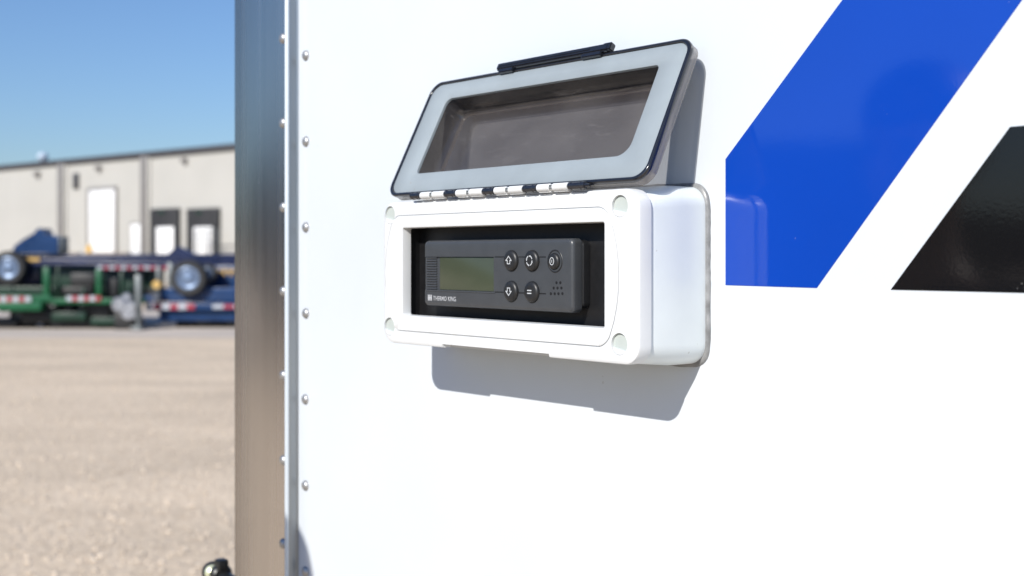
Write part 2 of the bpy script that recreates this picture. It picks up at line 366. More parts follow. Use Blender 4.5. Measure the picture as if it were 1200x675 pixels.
# rivets
def rivet_mesh(r, h):
    b = bmesh.new(); lathe(b, (0, 0, 0), (0, -1, 0), [(r, -.0004), (r, h*.12), (r*.93, h*.45), (r*.72, h*.8), (r*.4, h*.96), (r*.05, h)], 20)
    bmesh.ops.recalc_face_normals(b, faces=b.faces); me = bpy.data.meshes.new('rivet'); b.to_mesh(me); b.free(); return me
rm = rivet_mesh(.0062, .0040)
for i in range(-5, 7):
    for u, n, v in ((-1.2331, 0, .2384-.1023*i), (-1.2668, .011, .2616-.1014*i)):
        if v < V0+.03: continue
        r = link('rivet', rm, 'rivet', TR, 60); r.location = W(u+random.uniform(-.0006, .0006), n, v+random.uniform(-.0006, .0006)) - tb
# landing gear and wheels carry the trailer (standing on the yard, to the right of the photograph)
for nn in (-.25, -2.25):
    bm = bmesh.new(); box(bm, 1.2, 1.32, -nn-.06, -nn+.06, -H+.03, V0-.05, .01); box(bm, 1.13, 1.39, -nn-.14, -nn+.14, -H, -H+.03)
    fin('landing_leg', bm, 'black_steel', TR, tb)
def wheel(parent, c, ax, R, wd, off=(0, 0, 0), rimmat='rimw'):
    c = Vector(c); ax = Vector(ax).normalized(); b = bmesh.new()
    lathe(b, c, ax, [(R*.60, -wd*.35), (R*.62, -wd*.48), (R*.9, -wd*.5), (R, -wd*.36), (R, wd*.36), (R*.9, wd*.5), (R*.62, wd*.48), (R*.60, wd*.35)], 40)
    t = fin('tyre', b, 'rubber', parent, off)
    b = bmesh.new(); lathe(b, c, ax, [(R*.3, -wd*.50), (R*.58, -wd*.46), (R*.64, -wd*.50), (R*.64, wd*.50), (R*.58, wd*.52), (R*.54, wd*.40), (R*.36, wd*.34), (R*.32, wd*.48), (R*.20, wd*.52)], 32)
    q = fin('rim', b, rimmat, t)
    q.data.transform(Matrix.Translation(-Vector(off)))
    return t
bm = bmesh.new(); box(bm, 7.9, 10.3, .3, 2.2, -1.0, V0-.05, .02); fin('chassis', bm, 'black_steel', TR, tb)
for uu in (8.5, 9.75):
    for nn, sgn in ((-.18, -1), (-2.32, 1)): wheel(TR, W(uu, nn, -H+.50), (0, sgn, 0), .50, .30, tb, 'chrome')

# air line coupling in front of the corner post
AC, ab = wall_root('air_line_coupling', -1.43, -.05, -.45)
tag(AC, 'black coupling with shiny round end on the trailer front beside the metal post', 'coupling')
bm = bmesh.new(); cyl(bm, W(-1.465, -.05, -.456), (1, 0, 0), .012, .15, 20, bev=.003)
box(bm, -1.42, -1.3930, .02, .08, -.485, -.435, .004)
cyl(bm, W(-1.545, -.05, -.450), (1, 0, .1), .015, .016, 20, bev=.003)
box(bm, -1.552, -1.535, .042, .058, -.450, -.428, .003)
fin('hose_bracket', bm, 'fitting', AC, ab)
AX = Vector((1.2, -.85, .42)).normalized(); AQ = W(-1.560, -.045, -.449)
bm = bmesh.new(); lathe(bm, AQ, AX, [(.009, -.02), (.013, -.012), (.0155, 0), (.014, .005), (.0115, .007)], 22)
fin('coupling_ring', bm, 'fitting', AC, ab)
bm = bmesh.new(); lathe(bm, AQ+AX*.0065, AX, [(.0105, 0), (.010, .003), (.007, .0055), (.001, .0065)], 22)
fin('metal_tip', bm, 'brass', AC, ab)

# ================================================================ CONTROL BOX
BX, bb = wall_root('control_box', -.7893, 0, -.0873)
tag(BX, 'white plastic enclosure mounted on the trailer side with its smoked lid flipped up', 'enclosure')
# body: hollow, rounded, drafted
bm = bmesh.new(); O = dict(seg=8)
loft(bm, [L3(rrect(-.9625, -.6205, -.0873, .0562, .017, **O), .0005), L3(rrect(-.9612, -.6200, -.0870, .0560, .017, **O), .030),
          L3(rrect(-.9580, -.6212, -.0842, .0520, .016, **O), .060), L3(rrect(-.9572, -.6222, -.0835, .0508, .0155, **O), .0645),
          L3(rrect(-.9530, -.6270, -.079, .0465, .013, **O), .0645), L3(rrect(-.9530, -.6270, -.079, .0465, .013, **O), .0005)], ring=True)
fin('enclosure_body', bm, 'white_body', BX, bb, smooth=50)
# front cover with opening, raised panel, screw recesses, notch in the lower edge
def bulge(r, du):
    vc, hv = -.0163, .0548; out = []
    for u, v in r:
        s = 1 if u > -.79 else -1; e = max(0, (abs(u+.79)-.10)/.035); e = min(1, e)
        out.append((u+s*du*(1-min(1, abs(v-vc)/hv)**2.2)*e, v))
    return out
SD = dict(seg=8, side=7)
R1 = lambda i: rrect(-.9583+i, -.6204-i, -.0836+i, .0520-i, .0155-i*.6, **SD)
PN = lambda i: bulge(rrect(-.9400+i, -.6560-i, -.0711+i, .0385-i, .0085, **SD), .0145)
OP = lambda i: rrect(-.9262+i, -.6575-i, -.0563+i, .0266-i, .0022, **SD)
bm = bmesh.new()
loft(bm, [L3(R1(.0016), .0645), L3(R1(.0016), .0660), L3(R1(0), .0664), L3(R1(0), .0775), L3(R1(.0006), .0791), L3(R1(.0018), .0797), L3(R1(.004), .0799),
          L3(PN(-.00035), .0799), L3(PN(-.0003), .0788), L3(PN(.0003), .0788), L3(PN(.0004), .0800), L3(PN(.0008), .0803), L3(OP(-.0010), .0802), L3(OP(-.0003), .0799), L3(OP(0), .0792), L3(OP(.0004), .0705), L3(OP(-.0008), .0700)], ring=True)
cover = fin('front_cover', bm, 'white_plastic', BX, bb, smooth=40)
cuts = []
caps = [(-.6408, .0385), (-.6414, -.0680), (-.9474, .0395), (-.9480, -.0680)]
for cu, cv in caps:
    b = bmesh.new(); cyl(b, W(cu, .0810, cv)-bb, (0, -1, 0), .0086, .0080, 40); cuts.append(b)
b = bmesh.new(); box(b, -.8648-bb.x, -.7214-bb.x, -.09, -.069, -.0860-bb.z, -.0803-bb.z); cuts.append(b)
boolean(cover, cuts)
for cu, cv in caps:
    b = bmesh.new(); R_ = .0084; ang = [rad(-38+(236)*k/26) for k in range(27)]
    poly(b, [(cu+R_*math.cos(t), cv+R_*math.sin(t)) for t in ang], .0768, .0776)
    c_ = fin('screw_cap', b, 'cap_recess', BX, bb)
    b = bmesh.new(); ang = [rad(-38-124*k/16) for k in range(17)]
    loft(b, [[W(cu+R_*k2*math.cos(t), n_, cv+R_*k2*math.sin(t)+(0.0 if k2 == 1 else -.0002)) for t in ang] for k2, n_ in ((1, .0768), (1, .0790), (.96, .0795))], True, True)
    fin('cap_lip', b, 'white_plastic', c_, bb).data.transform(Matrix.Translation((0, 0, 0)))
# black tray inside
bm = bmesh.new(); TRY = lambda i: rrect(-.9300+i, -.6535-i, -.0606+i, .0306-i, .002, 4)
loft(bm, [L3(TRY(0), .0698), L3(TRY(.0012), .0698), L3(TRY(.0014), .0580)], False, True)
loft(bm, [L3(TRY(0), .0698), L3(TRY(0), .0560)], False, True)
fin('inner_tray', bm, 'black_tray', BX, bb, smooth=30, recalc=False)
# sealant bead
bm = bmesh.new(); loops = []
random.seed(3)
base_pts = rrect(-.9640, -.6190, -.0888, .0577, .0175, 8, 24)
for off, n in ((.0028, .0002), (.0020, .0012), (.0008, .0022), (-.003, .0028)):
    lp = []
    for i, (u, v) in enumerate(base_pts):
        cx, cy = -.7915, -.0155; s = noise.noise(Vector((u*60, v*60, 3)))*.5+noise.noise(Vector((u*240, v*240, 9)))*.4
        o_ = off + (.0018*s if off > 0 else 0)
        du = 1 if u > cx+.150 else (-1 if u < cx-.150 else 0); dv = 1 if v > cy+.055 else (-1 if v < cy-.055 else 0)
        q = Vector((du, dv)); q = q.normalized() if q.length else q
        lp.append(W(u+q.x*o_*.7, n, v+q.y*o_*.7))
    loops.append(lp)
loft(bm, loops); fin('sealant_bead', bm, 'sealant', BX, bb, smooth=60)
# hinge knuckles of the enclosure (white) along the upper edge
HN, HV, HR = .0832, .0560, .0032
def knuckle(b, u0, u1, r):
    cyl(b, W((u0+u1)/2, HN, HV), (1, 0, 0), r, u1-u0, 20, bev=.0007)
for u0, u1 in [(-.8915, -.8562), (-.8382, -.8018), (-.7852, -.7490), (-.7306, -.6944)]:
    b = bmesh.new(); um = (u0+u1)/2
    knuckle(b, u0, um-.0030, HR); knuckle(b, um+.0006, u1, HR)
    cyl(b, W(um-.0012, HN-.0004, HV-.0002), (1, 0, 0), HR*.80, .009, 12)
    box(b, u0+.001, um-.0031, -HN-.0004, -.0790, HV-.0040, HV-.0005, .0004); box(b, um+.0007, u1-.001, -HN-.0004, -.0790, HV-.0040, HV-.0005, .0004)
    kn = fin('hinge_knuckle', b, 'white_plastic', BX, bb)
    b = bmesh.new()
    for j in range(3): box(b, um-.0028+j*.0012, um-.0021+j*.0012, -HN-.0023, -HN+.001, HV-.0015, HV+.0018)
    q = fin('hinge_spring', b, 'galv', kn, bb)

# ---- lid, swung up: own frame (u, t up the flange, w out of the flange towards the camera)
TH = math.atan2(.058, .115); st, ct = math.sin(TH), math.cos(TH)
def LD(u, t, w_=0): return W(u, .078 - t*st + w_*ct, .0590 + t*ct + w_*st)
def LL(pts, w_): return [LD(u, t, w_) for u, t in pts]
lid_base = W(-.785, .078, .059)
LR = lambda i, r=.014: rrect(-.9545+i, -.6155-i, -.0015+i, .1275-i, r-i*.5, 8)
LW = lambda i: rrect(-.9218+i, -.6447-i, .0222+i, .1058-i, (.0045, .0080, .0050, .0130), 8)
lid = empty('lid', Vector((0, 0, 0))); lid.parent = BX; lid.location = lid_base - bb
LB = lid_base
# rim
bm = bmesh.new()
loft(bm, [LL(LR(.0010), -.0040), LL(LR(0), -.0030), LL(LR(0), -.0002), LL(LR(.0006), .0008), LL(LR(.0024), .0010), LL(LR(.0031), .0004), LL(LR(.0034), -.0012), LL(LR(.0034), -.0040)], ring=True)
fin('lid_rim', bm, 'rim_dark', lid, LB, smooth=60)
# foam face
bm = bmesh.new()
loft(bm, [LL(LR(.0034), -.0030), LL(LR(.0036), -.0006), LL(LR(.0042), -.0002), LL(LW(-.0006), -.0002), LL(LW(-.0001), -.0006), LL(LW(0), -.0026), LL(LW(0), -.0030)], ring=True)
fin('gasket', bm, 'foam', lid, LB, smooth=40)
# recessed window (dome seen from inside)
bm = bmesh.new()
loft(bm, [LL(LW(-.0004), -.0028), LL(LW(-.0002), -.0040), LL(LW(.0008), -.014), LL(LW(.0018), -.0195), LL(LW(.0040), -.0222)], False, False)
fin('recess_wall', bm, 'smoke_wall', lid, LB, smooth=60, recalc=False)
bm = bmesh.new(); loft(bm, [LL(LW(.0041), -.0222), LL(LW(.006), -.0226), LL(LW(.014), -.0228)], False, True)
fin('window', bm, 'window', lid, LB, smooth=60, recalc=False)
# flange back and the dome that carries the window
bm = bmesh.new()
loft(bm, [LL(LR(.0006), -.0034), LL(LR(.0004), -.0100), LL(LR(.0016), -.0112), LL(LR(.0028), -.0100), LL(LR(.0030), -.0030)], ring=True)
fin('lid_skirt', bm, 'smoke_clear', lid, LB, smooth=50)
bm = bmesh.new()
loft(bm, [LL(LW(-.0060), -.0036), LL(LW(-.0060), -.0042), LL(LW(-.0030), -.0042), LL(LW(-.0024), -.0052), LL(LW(-.0016), -.0225), LL(LW(.0008), -.0246), LL(LW(.006), -.0250)])
fin('lid_dome', bm, 'smoke_clear', lid, LB, smooth=50, recalc=False)
# latch bar on the top edge
bm = bmesh.new()
def lbox(b, u0, u1, t0, t1, w0, w1, bev=.0006):
    g = bmesh.ops.create_cube(b, size=1)
    for v in g['verts']:
        u = (u0+u1)/2+v.co.x*(u1-u0); t = (t0+t1)/2+v.co.y*(t1-t0); w_ = (w0+w1)/2+v.co.z*(w1-w0); v.co = LD(u, t, w_)
    if bev: bmesh.ops.bevel(b, geom=list({e for v in g['verts'] for e in v.link_edges}), offset=bev, segments=2, affect='EDGES')
lbox(bm, -.8540, -.7085, .1262, .1338, -.0030, .0052, .0014)
lbox(bm, -.8500, -.8300, .1232, .1290, .0002, .0042, .0008)
lbox(bm, -.7400, -.7160, .1232, .1290, .0002, .0042, .0008)
lbox(bm, -.7160, -.7060, .1268, .1346, -.0016, .0048, .0010)
lbox(bm, -.8500, -.7300, .1290, .1310, .0045, .0060, .0004)
fin('latch_bar', bm, 'rim_dark', lid, LB)
# dark knuckles of the lid
for u0, u1 in [(-.9070, -.8925), (-.8550, -.8392), (-.8008, -.7862), (-.7480, -.7316), (-.6934, -.6750)]:
    b = bmesh.new(); knuckle(b, u0, u1, HR*1.02)
    knuckle(b, u0+.003, u0+.0045, HR*1.18); knuckle(b, u1-.0045, u1-.003, HR*1.18)
    lbox(b, u0+.001, u1-.001, -.0030, -.0008, -.0015, .0040, .0004)
    if u0 > -.7: cyl(b, W(u1+.0015, HN, HV), (1, 0, 0), HR*.7, .006, 16, r2=HR*.35)
    fin('lid_hinge_knuckle', b, 'rim_dark', lid, LB)

# ================================================================ CONTROLLER inside the box
HM, hb = wall_root('temperature_controller', -.7955, .058, -.0475)
tag(HM, 'dark grey temperature controller with green display and round buttons inside the white enclosure', 'controller')
FN = .0775; UP = .0013
bm = bmesh.new(); hu0, hu1, hv0, hv1 = -.8962, -.6955, -.0475, .0131
rr = lambda i, r: rrect(hu0+i, hu1-i, hv0+i, hv1-i, r, 6)
loft(bm, [L3(rr(.0006, .004), .0665), L3(rr(0, .0045), .0672), L3(rr(0, .0045), .0742), L3(rr(.0007, .0045), .0762), L3(rr(.0020, .004), .0772), L3(rr(.0032, .0035), FN-.0002), L3(rr(.0050, .0030), FN)], True, True)
face = fin('front_face', bm, 'housing', HM, hb, smooth=50)
b1 = bmesh.new(); box(b1, -.8950-hb.x-.004, -.7945-hb.x, -.0800-hb.y, -.0755-hb.y, -.0325-hb.z, -.0020-hb.z)
boolean(face, [b1])
bm = bmesh.new(); slab(bm, hu0+.004, hu1+.0004, hv0+.0035, hv1-.0015, .0581, .0666, .0045, .002, 6)
fin('rear_housing', bm, 'housing_dark', HM, hb, smooth=50)
# ribbed grip strip
bm = bmesh.new(); nr = 13
for i in range(nr):
    v = -.0325+.0305*(i+.5)/nr; slab(bm, -.8935, -.8776, v-.0006, v+.0006, .0750, .0768, .0004, .0004, 2)
fin('ribbed_grip', bm, 'housing', HM, hb)
bm = bmesh.new(); box(bm, -.8935, -.8776, -.0753, -.0735, -.0325, -.0020); fin('grip_base', bm, 'black_tray', HM, hb)
# display
bm = bmesh.new(); slab(bm, -.8735, -.7948, -.0322, -.0022, .0745, .0759, .0008, .0002, 3); fin('display', bm, 'lcd', HM, hb)
# raised lower lip under the display + groove lines
bm = bmesh.new(); slab(bm, -.8920, -.7925, -.0338, -.0327, FN-.0006, FN+.0006, .0004, .0003, 2); fin('display_lip', bm, 'housing', HM, hb)
for v in (-.0021, -.0325):
    bm = bmesh.new(); box(bm, -.7930, -.7275, -(FN+.00015), -(FN-.001), v-.0005, v+.0005)
    fin('groove_line', bm, 'housing_dark', HM, hb)
# speaker holes
for u, v in [(-.7147, -.0232), (-.7101, -.0231), (-.7180, -.0276), (-.7135, -.0275), (-.7088, -.0274), (-.7215, -.0323), (-.7168, -.0322), (-.7123, -.0321), (-.7076, -.0319)]:
    bm = bmesh.new(); cyl(bm, W(u, FN-.0003, v), (0, -1, 0), .00125, .0009, 12)
    fin('speaker_hole', bm, 'black_tray', HM, hb)
# buttons
def ib(name, b, par): return fin(name, b, 'icon', par, hb, smooth=None)
BT = .0035
def button(cu, cv, small=False):
    b = bmesh.new(); r = .0068 if small else .0088
    sv = 1.0 if small else .98
    base_n = FN-.0010 if small else FN-.0004
    prof = [(r, 0), (r, .0012), (r*.96, BT*.62), (r*.86, BT*.88), (r*.70, BT*1.0), (r*.45, BT*1.02), (r*.05, BT*.98)]
    lathe(b, Vector((0, 0, 0)), (0, -1, 0), prof, 32)
    for v_ in b.verts: v_.co.z *= 1.02
    bmesh.ops.translate(b, vec=W(cu, base_n, cv), verts=b.verts)
    o = fin('button', b, 'button', HM, hb, smooth=50)
    return o, base_n+BT*1.02
def arrow(b, cu, cv, sgn, n):
    s = .0030; w_ = .0007
    pts = [(-1.15, 0), (0, 1.25), (1.15, 0), (.55, 0), (.55, -1.0), (-.55, -1.0), (-.55, 0)]
    ribbon(b, [(cu+x*s, cv+y*s*sgn*.95+sgn*.0001) for x, y in pts], w_, n-.0006, n+.0001, True)
for cu, cv, kind in [(-.7705, -.0052, 'up'), (-.7440, -.0052, 'cycle'), (-.7170, -.0056, 'power'), (-.7705, -.0313, 'down'), (-.7440, -.0313, 'equal')]:
    o, n = button(cu, cv, kind == 'power')
    o['label'] = {'up': 'button with an up arrow', 'down': 'button with a down arrow', 'cycle': 'button with circling arrows', 'equal': 'button with an equals sign', 'power': 'smaller power button in a ring'}[kind]
    b = bmesh.new(); iu = cu-.0006
    if kind == 'up': arrow(b, iu, cv, 1, n)
    elif kind == 'down': arrow(b, iu, cv, -1, n)
    elif kind == 'equal':
        for dv in (.0012, -.0012): ribbon(b, [(iu-.0026, cv+dv), (iu+.0026, cv+dv)], .0009, n-.0006, n+.0001)
    elif kind == 'cycle':
        for a0 in (20, 110, 200, 290):
            ribbon(b, [(iu+.0035*math.cos(rad(a0+t)), cv+.0040*math.sin(rad(a0+t))) for t in (0, 15, 30, 45, 55)], .0008, n-.0007, n+.0001)
            e = rad(a0+62); poly(b, [(iu+.0035*math.cos(e+q)*k2, cv+.0040*math.sin(e+q)*k2) for q, k2 in ((-.2, .78), (-.2, 1.25), (.28, 1.0))], n-.0007, n+.0001)
    else:
        N = 20; ribbon(b, [(iu+.0023*math.cos(2*math.pi*i/N), cv+.0030*math.sin(2*math.pi*i/N)) for i in range(N)], .0006, n-.0006, n+.0001, True)
        ribbon(b, [(iu, cv-.0012), (iu, cv+.0012)], .0005, n-.0006, n+.0001)
    ib('icon', b, o)
# ring round the power button
bm = bmesh.new(); q = Vector
loops = []
for rr_, n in ((.0094, FN-.0003), (.0090, FN+.0003), (.0082, FN+.0003), (.0074, FN-.0004)):
    loops.append([W(-.7165+rr_*math.cos(2*math.pi*i/36), n, -.0056+rr_*1.05*math.sin(2*math.pi*i/36)) for i in range(36)])
loft(bm, loops); fin('button_ring', bm, 'housing_dark', HM, hb, smooth=60)
# printed maker's mark and name
bm = bmesh.new()
x0, x1, y0, y1 = -.8894, -.8834, -.0426, -.0372
mw = (x1-x0)
for k in range(3): slab(bm, x0+mw*(.02+.36*k), x0+mw*(.26+.36*k), y0, y1, FN-.0002, FN+.00012, .0002, .00005, 1)
slab(bm, x0, x1, (y0+y1)/2-.0005, (y0+y1)/2+.0005, FN-.0002, FN+.00013, .0002, .00005, 1)
fin('emblem', bm, 'logo', HM, hb, smooth=None)
cu = bpy.data.curves.new('t', 'FONT'); cu.body = 'THERMO KING'; cu.size = .0050; cu.extrude = .0001; cu.offset = .00002; cu.space_character = 1.12
to = bpy.data.objects.new('t', cu); COL.objects.link(to); bpy.context.view_layer.update()
me = bpy.data.meshes.new_from_object(to.evaluated_get(bpy.context.evaluated_depsgraph_get())); bpy.data.objects.remove(to)
xs = [v.co.x for v in me.vertices]; wd = max(xs)-min(xs); sx = .0335/wd
for v in me.vertices:
    x, y, z = v.co; v.co = W(-.8810+(x-min(xs))*sx, FN+.0001+z, -.0422+y*1.15) - hb
link('lettering', me, 'logo', HM)

HM.location.z += UP

# ================================================================ WAREHOUSE behind the yard
PA, PB = Vector((-34.3, 80)), Vector((-15.15, 64.6)); wdir = (PB-PA).normalized()
BRZ = math.atan2(wdir.y, wdir.x)
BD = empty('warehouse', (PA.x, PA.y, 0), BRZ)
tag(BD, 'long pale beige metal clad warehouse with loading docks across the yard', 'warehouse')
def bs(px, py):
    d = Vector(((px-600)/F, 1)); nrm = Vector((-wdir.y, wdir.x)); t = PA.dot(nrm)/d.dot(nrm)
    return (d*t-PA).dot(wdir), H+(300-py)/F*t
bm = bmesh.new(); box(bm, -30, 46, 0, 40, 0, 7.45); fin('wall', bm, 'bwall', BD, smooth=None)
bm = bmesh.new(); box(bm, -30.1, 46.1, -.14, 40.1, 7.26, 7.62, .02); fin('roof_trim', bm, 'btrim', BD)
for px in (73.5, 171, -40, 300):
    s, _ = bs(px, 250); bm = bmesh.new(); box(bm, s-.24, s+.24, -.25, -.005, 0, 7.36, .03); fin('downpipe', bm, 'bpil', BD)
    bm2 = bmesh.new(); box(bm2, s+.26, s+.50, -.13, -.004, 0, 7.36, .02); fin('pilaster', bm2, 'bwall', BD)
def brect(name, x0, y0, x1, y1, m, d0, d1, par=BD, zmin=None, bev=.02):
    (s0, z1), (s1, _) = bs(x0, y0), bs(x1, y0); z0 = bs(x0, y1)[1] if zmin is None else zmin
    b = bmesh.new(); box(b, s0, s1, -d1, -d0, z0, z1, bev); return fin(name, b, m, par)
fr = brect('roll_door_frame', 104, 220.5, 138, 300, 'bpil', .004, .16, zmin=0)
brect('roll_door', 107.5, 224, 137, 300, 'bwhite', .02, .20, fr, zmin=.05)
dr = brect('door_frame', 153, 261, 168, 300, 'bpil', .004, .06, zmin=1.15)
brect('door', 154.5, 263, 167, 300, 'bwhite', .02, .09, dr, zmin=1.2)
brect('louvre_vent', 87, 203.5, 93, 221.5, 'btrim', .01, .12)
for px, py in ((45.5, 204.5), (117.5, 197.5), (218, 188.5)):
    brect('wall_light', px-2, py-3, px+2, py+2.5, 'bpil', .01, .3)
for x0, x1, a, c in ((179.6, 212, 187, 207.4), (222, 259, 231, 252.5)):
    sl_ = brect('dock_seal', x0, 245, x1, 300, 'seal', .01, .22, zmin=.9, bev=.04)
    brect('dock_door', a, 266, c, 300, 'bwhite', .10, .26, sl_, zmin=1.15, bev=.05)
    brect('dock_sign', a+3, 247.5, a+9, 251.5, 'dark_green', .15, .26, sl_)
brect('dock_platform', 150, 300, 171, 302, 'bpil', .01, 1.6, zmin=0)
b = bmesh.new(); s, z = bs(266, 272); 
for k in range(4): box(b, s-1.0, s+1.1, -1.3, -1.24, z-.9+k*.32, z-.84+k*.32)
for k in (-1, 0, 1): box(b, s+k-.03, s+k+.03, -1.3, -1.24, 0, z+.1)
fin('railing', b, 'galv', BD)
s, _ = bs(30, 190)
VT = empty('roof_vent', Vector((PA.x, PA.y, 7.62))+Vector((wdir.x, wdir.y, 0))*s+Vector((-wdir.y, wdir.x, 0))*1.2, BRZ)
tag(VT, 'small round silver turbine vent on the warehouse roof edge', 'roof vent')
b = bmesh.new(); lathe(b, (0, 0, -.02), (0, 0, 1), [(.15, 0), (.15, .2), (.30, .3), (.36, .5), (.28, .7), (.1, .8)], 20); fin('turbine', b, 'vent', VT)
for i, (px, lab) in enumerate(((98, 'yellow bollard left of the tall white roll up door'), (131, 'yellow bollard in front of the right side of the tall roll up door'))):
    s, _ = bs(px, 290); p = PA+wdir*s-Vector((-wdir.y, wdir.x))*1.5
    b = bmesh.new(); lathe(b, (0, 0, 0), (0, 0, 1), [(.17, 0), (.17, 2.0), (.13, 2.16), (.05, 2.22)], 16)
    o = fin('bollard', b, 'yellow'); o.location = (p.x, p.y, 0); tag(o, lab, 'bollard', 'yellow bollards by the roll up door')

# ================================================================ PARKED TRAILERS across the yard
def G(px, py, z): return Vector(((px-600)/F*z, z, H+(300-py)/F*z))
def root(name, px, z, label, cat, group=None):
    p = G(px, 300, z); o = empty(name, (p.x, p.y, 0)); tag(o, label, cat, group); return o, Vector((p.x, p.y, 0))
def pb(b, x0, y0, x1, y1, z, d, bev=.01):
    p, q = G(x0, y1, z), G(x1, y0, z); box(b, p.x, q.x, z, z+d, max(p.z, .0), q.z, bev)
def P(name, rects, z, d, m, par, off, bev=.01):
    for r in rects:
        b = bmesh.new(); pb(b, *r, z, d, bev); o = fin(name, b, m, par, off)
    return o
def tape(par, off, x0, x1, y0, y1, z, n):
    for i in range(n):
        b = bmesh.new(); pb(b, x0+(x1-x0)*i/n, y0, x0+(x1-x0)*(i+1)/n, y1, z, .006, 0)
        fin('reflective_tape', b, 'tape_red' if i % 2 else 'tape_white', par, off, smooth=None)['label'] = 'red piece of tape' if i % 2 else 'white piece of tape'
TG = 'chassis trailers parked in a row across the yard'
# lower green chassis
g1, o1 = root('chassis_trailer', 60, 25.2, 'green chassis trailer on the ground under the stacked navy trailer', 'trailer', TG)
P('main_rail', [(-90, 346, 60, 354), (60, 350, 168, 356)], 25.2, .22, 'green_paint', g1, o1)
P('bumper', [(-60, 354, 48, 364)], 25.05, .2, 'green_paint', g1, o1)
P('upright', [(50, 313, 57, 349), (112, 315, 118, 349)], 25.25, .18, 'green_paint', g1, o1)
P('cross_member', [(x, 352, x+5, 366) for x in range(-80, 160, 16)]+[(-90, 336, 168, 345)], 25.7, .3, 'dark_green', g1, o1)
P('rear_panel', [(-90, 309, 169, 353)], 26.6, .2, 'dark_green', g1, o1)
P('equipment_box', [(82, 320, 111, 336), (122, 326, 137, 351), (62, 336, 107, 346), (-60, 326, -20, 345)], 25.5, .3, 'black_steel', g1, o1, .03)
P('brace', [(66, 312, 69, 350), (96, 336, 99, 360), (140, 318, 144, 350), (12, 336, 15, 348), (150, 330, 153, 352)], 25.4, .06, 'dark_green', g1, o1)
P('suspension_and_shade', [(24, 364, 62, 379), (74, 352, 84, 378), (100, 350, 128, 372), (-70, 374, 20, 384), (60, 374, 156, 385)], 25.5, .8, 'black_steel', g1, o1, .03)  # lowest black slabs along the ground stand in for shade beneath the deck
P('axle_beam', [(60, 366, 100, 376), (106, 372, 145, 381)], 25.3, .2, 'dark_green', g1, o1)
tape(g1, o1, -28, 36, 347.5, 353.5, 25.18, 9)
tape(g1, o1, 78, 118, 347, 352.5, 25.18, 6)
for x in (30, 92, 64): wheel(g1, G(x, 369, 25.9)+Vector((0, 0, 0)), (0, -1, 0), .31, .26, o1, 'galv')
# landing leg and hub of the green one
lg, ol = root('landing_leg', 161, 24.9, 'grey steel landing leg standing between the green and blue trailers', 'landing leg')
b = bmesh.new(); pb(b, 158, 322, 164.5, 372, 24.9, .12, .01); p0, p1 = G(155, 381, 24.9), G(168, 377, 24.9)
box(b, p0.x, p1.x, 24.78, 25.14, 0, .08, .01); pb(b, 159.5, 370, 163, 384.5, 24.93, .07, 0); fin('leg_tube', b, 'galv', lg, ol)
hb_, oh = root('spare_hub', 147, 25.0, 'shiny silver hub and brackets beside the grey landing leg', 'wheel hub')
b = bmesh.new(); c = G(141, 357, 25.0); cyl(b, c, (0, -1, 0), .16, .22, 22, bev=.03); cyl(b, G(153, 364, 25.0), (0, -1, 0), .20, .2, 22, bev=.03)
cyl(b, G(149, 350, 25.1), (0, -1, 0), .12, .2, 22, bev=.03); fin('hub', b, 'chrome', hb_, oh)
b = bmesh.new(); pb(b, 134, 366, 160, 387, 25.1, .12, .01); fin('stand', b, 'black_steel', hb_, oh)
# lower blue trailer
g2, o2 = root('chassis_trailer', 230, 25.6, 'blue chassis trailer on the ground beside the grey landing leg, a wheel on top', 'trailer', TG)
P('deck_plate', [(165, 338, 190, 346)], 25.9, .3, 'black_steel', g2, o2)
P('main_rail', [(169, 346, 330, 354), (190, 337, 330, 347)], 25.6, .25, 'blue_paint', g2, o2)
P('bumper', [(171, 355, 330, 364)], 25.45, .15, 'blue_paint', g2, o2)
P('side_skirt', [(186, 364, 330, 376)], 25.6, .15, 'blue_paint', g2, o2, .02)
P('suspension_and_shade', [(206, 376, 330, 385)], 25.9, .8, 'black_steel', g2, o2, .03)
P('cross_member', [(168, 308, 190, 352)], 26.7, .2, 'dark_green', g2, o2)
P('side_panel', [(236, 312, 330, 345)], 26.2, .2, 'blue_paint', g2, o2)
P('post', [(196, 308, 202, 347), (183, 312, 187, 347)], 25.8, .15, 'galv', g2, o2)
tape(g2, o2, 170, 228, 356.5, 362.5, 25.43, 6); tape(g2, o2, 249, 300, 357, 361.5, 25.43, 4)
wheel(g2, G(222, 326, 25.5), (0, -1, 0), .385, .27, o2)
wheel(g2, G(243, 321, 25.9), (0, -1, 0), .22, .2, o2)
for x in (240, 275): wheel(g2, G(x, 366, 26.0), (0, -1, 0), .36, .28, o2, 'galv')
b = bmesh.new(); cyl(b, G(184, 333.5, 25.5), (0, -1, 0), .09, .1, 18, bev=.01); fin('lamp', b, 'gold', g2, o2)
b = bmesh.new(); cyl(b, G(184, 348.5, 25.5), (0, -1, 0), .08, .1, 18, bev=.01); fin('lamp', b, 'chrome', g2, o2)
P('marking', [(252, 316, 254.5, 323), (254.5, 316, 259, 318), (261, 315, 264, 323), (266, 316, 274, 318.5), (269, 318, 271.5, 323), (276, 316, 283, 322)], 26.17, .02, 'gold', g2, o2, 0)
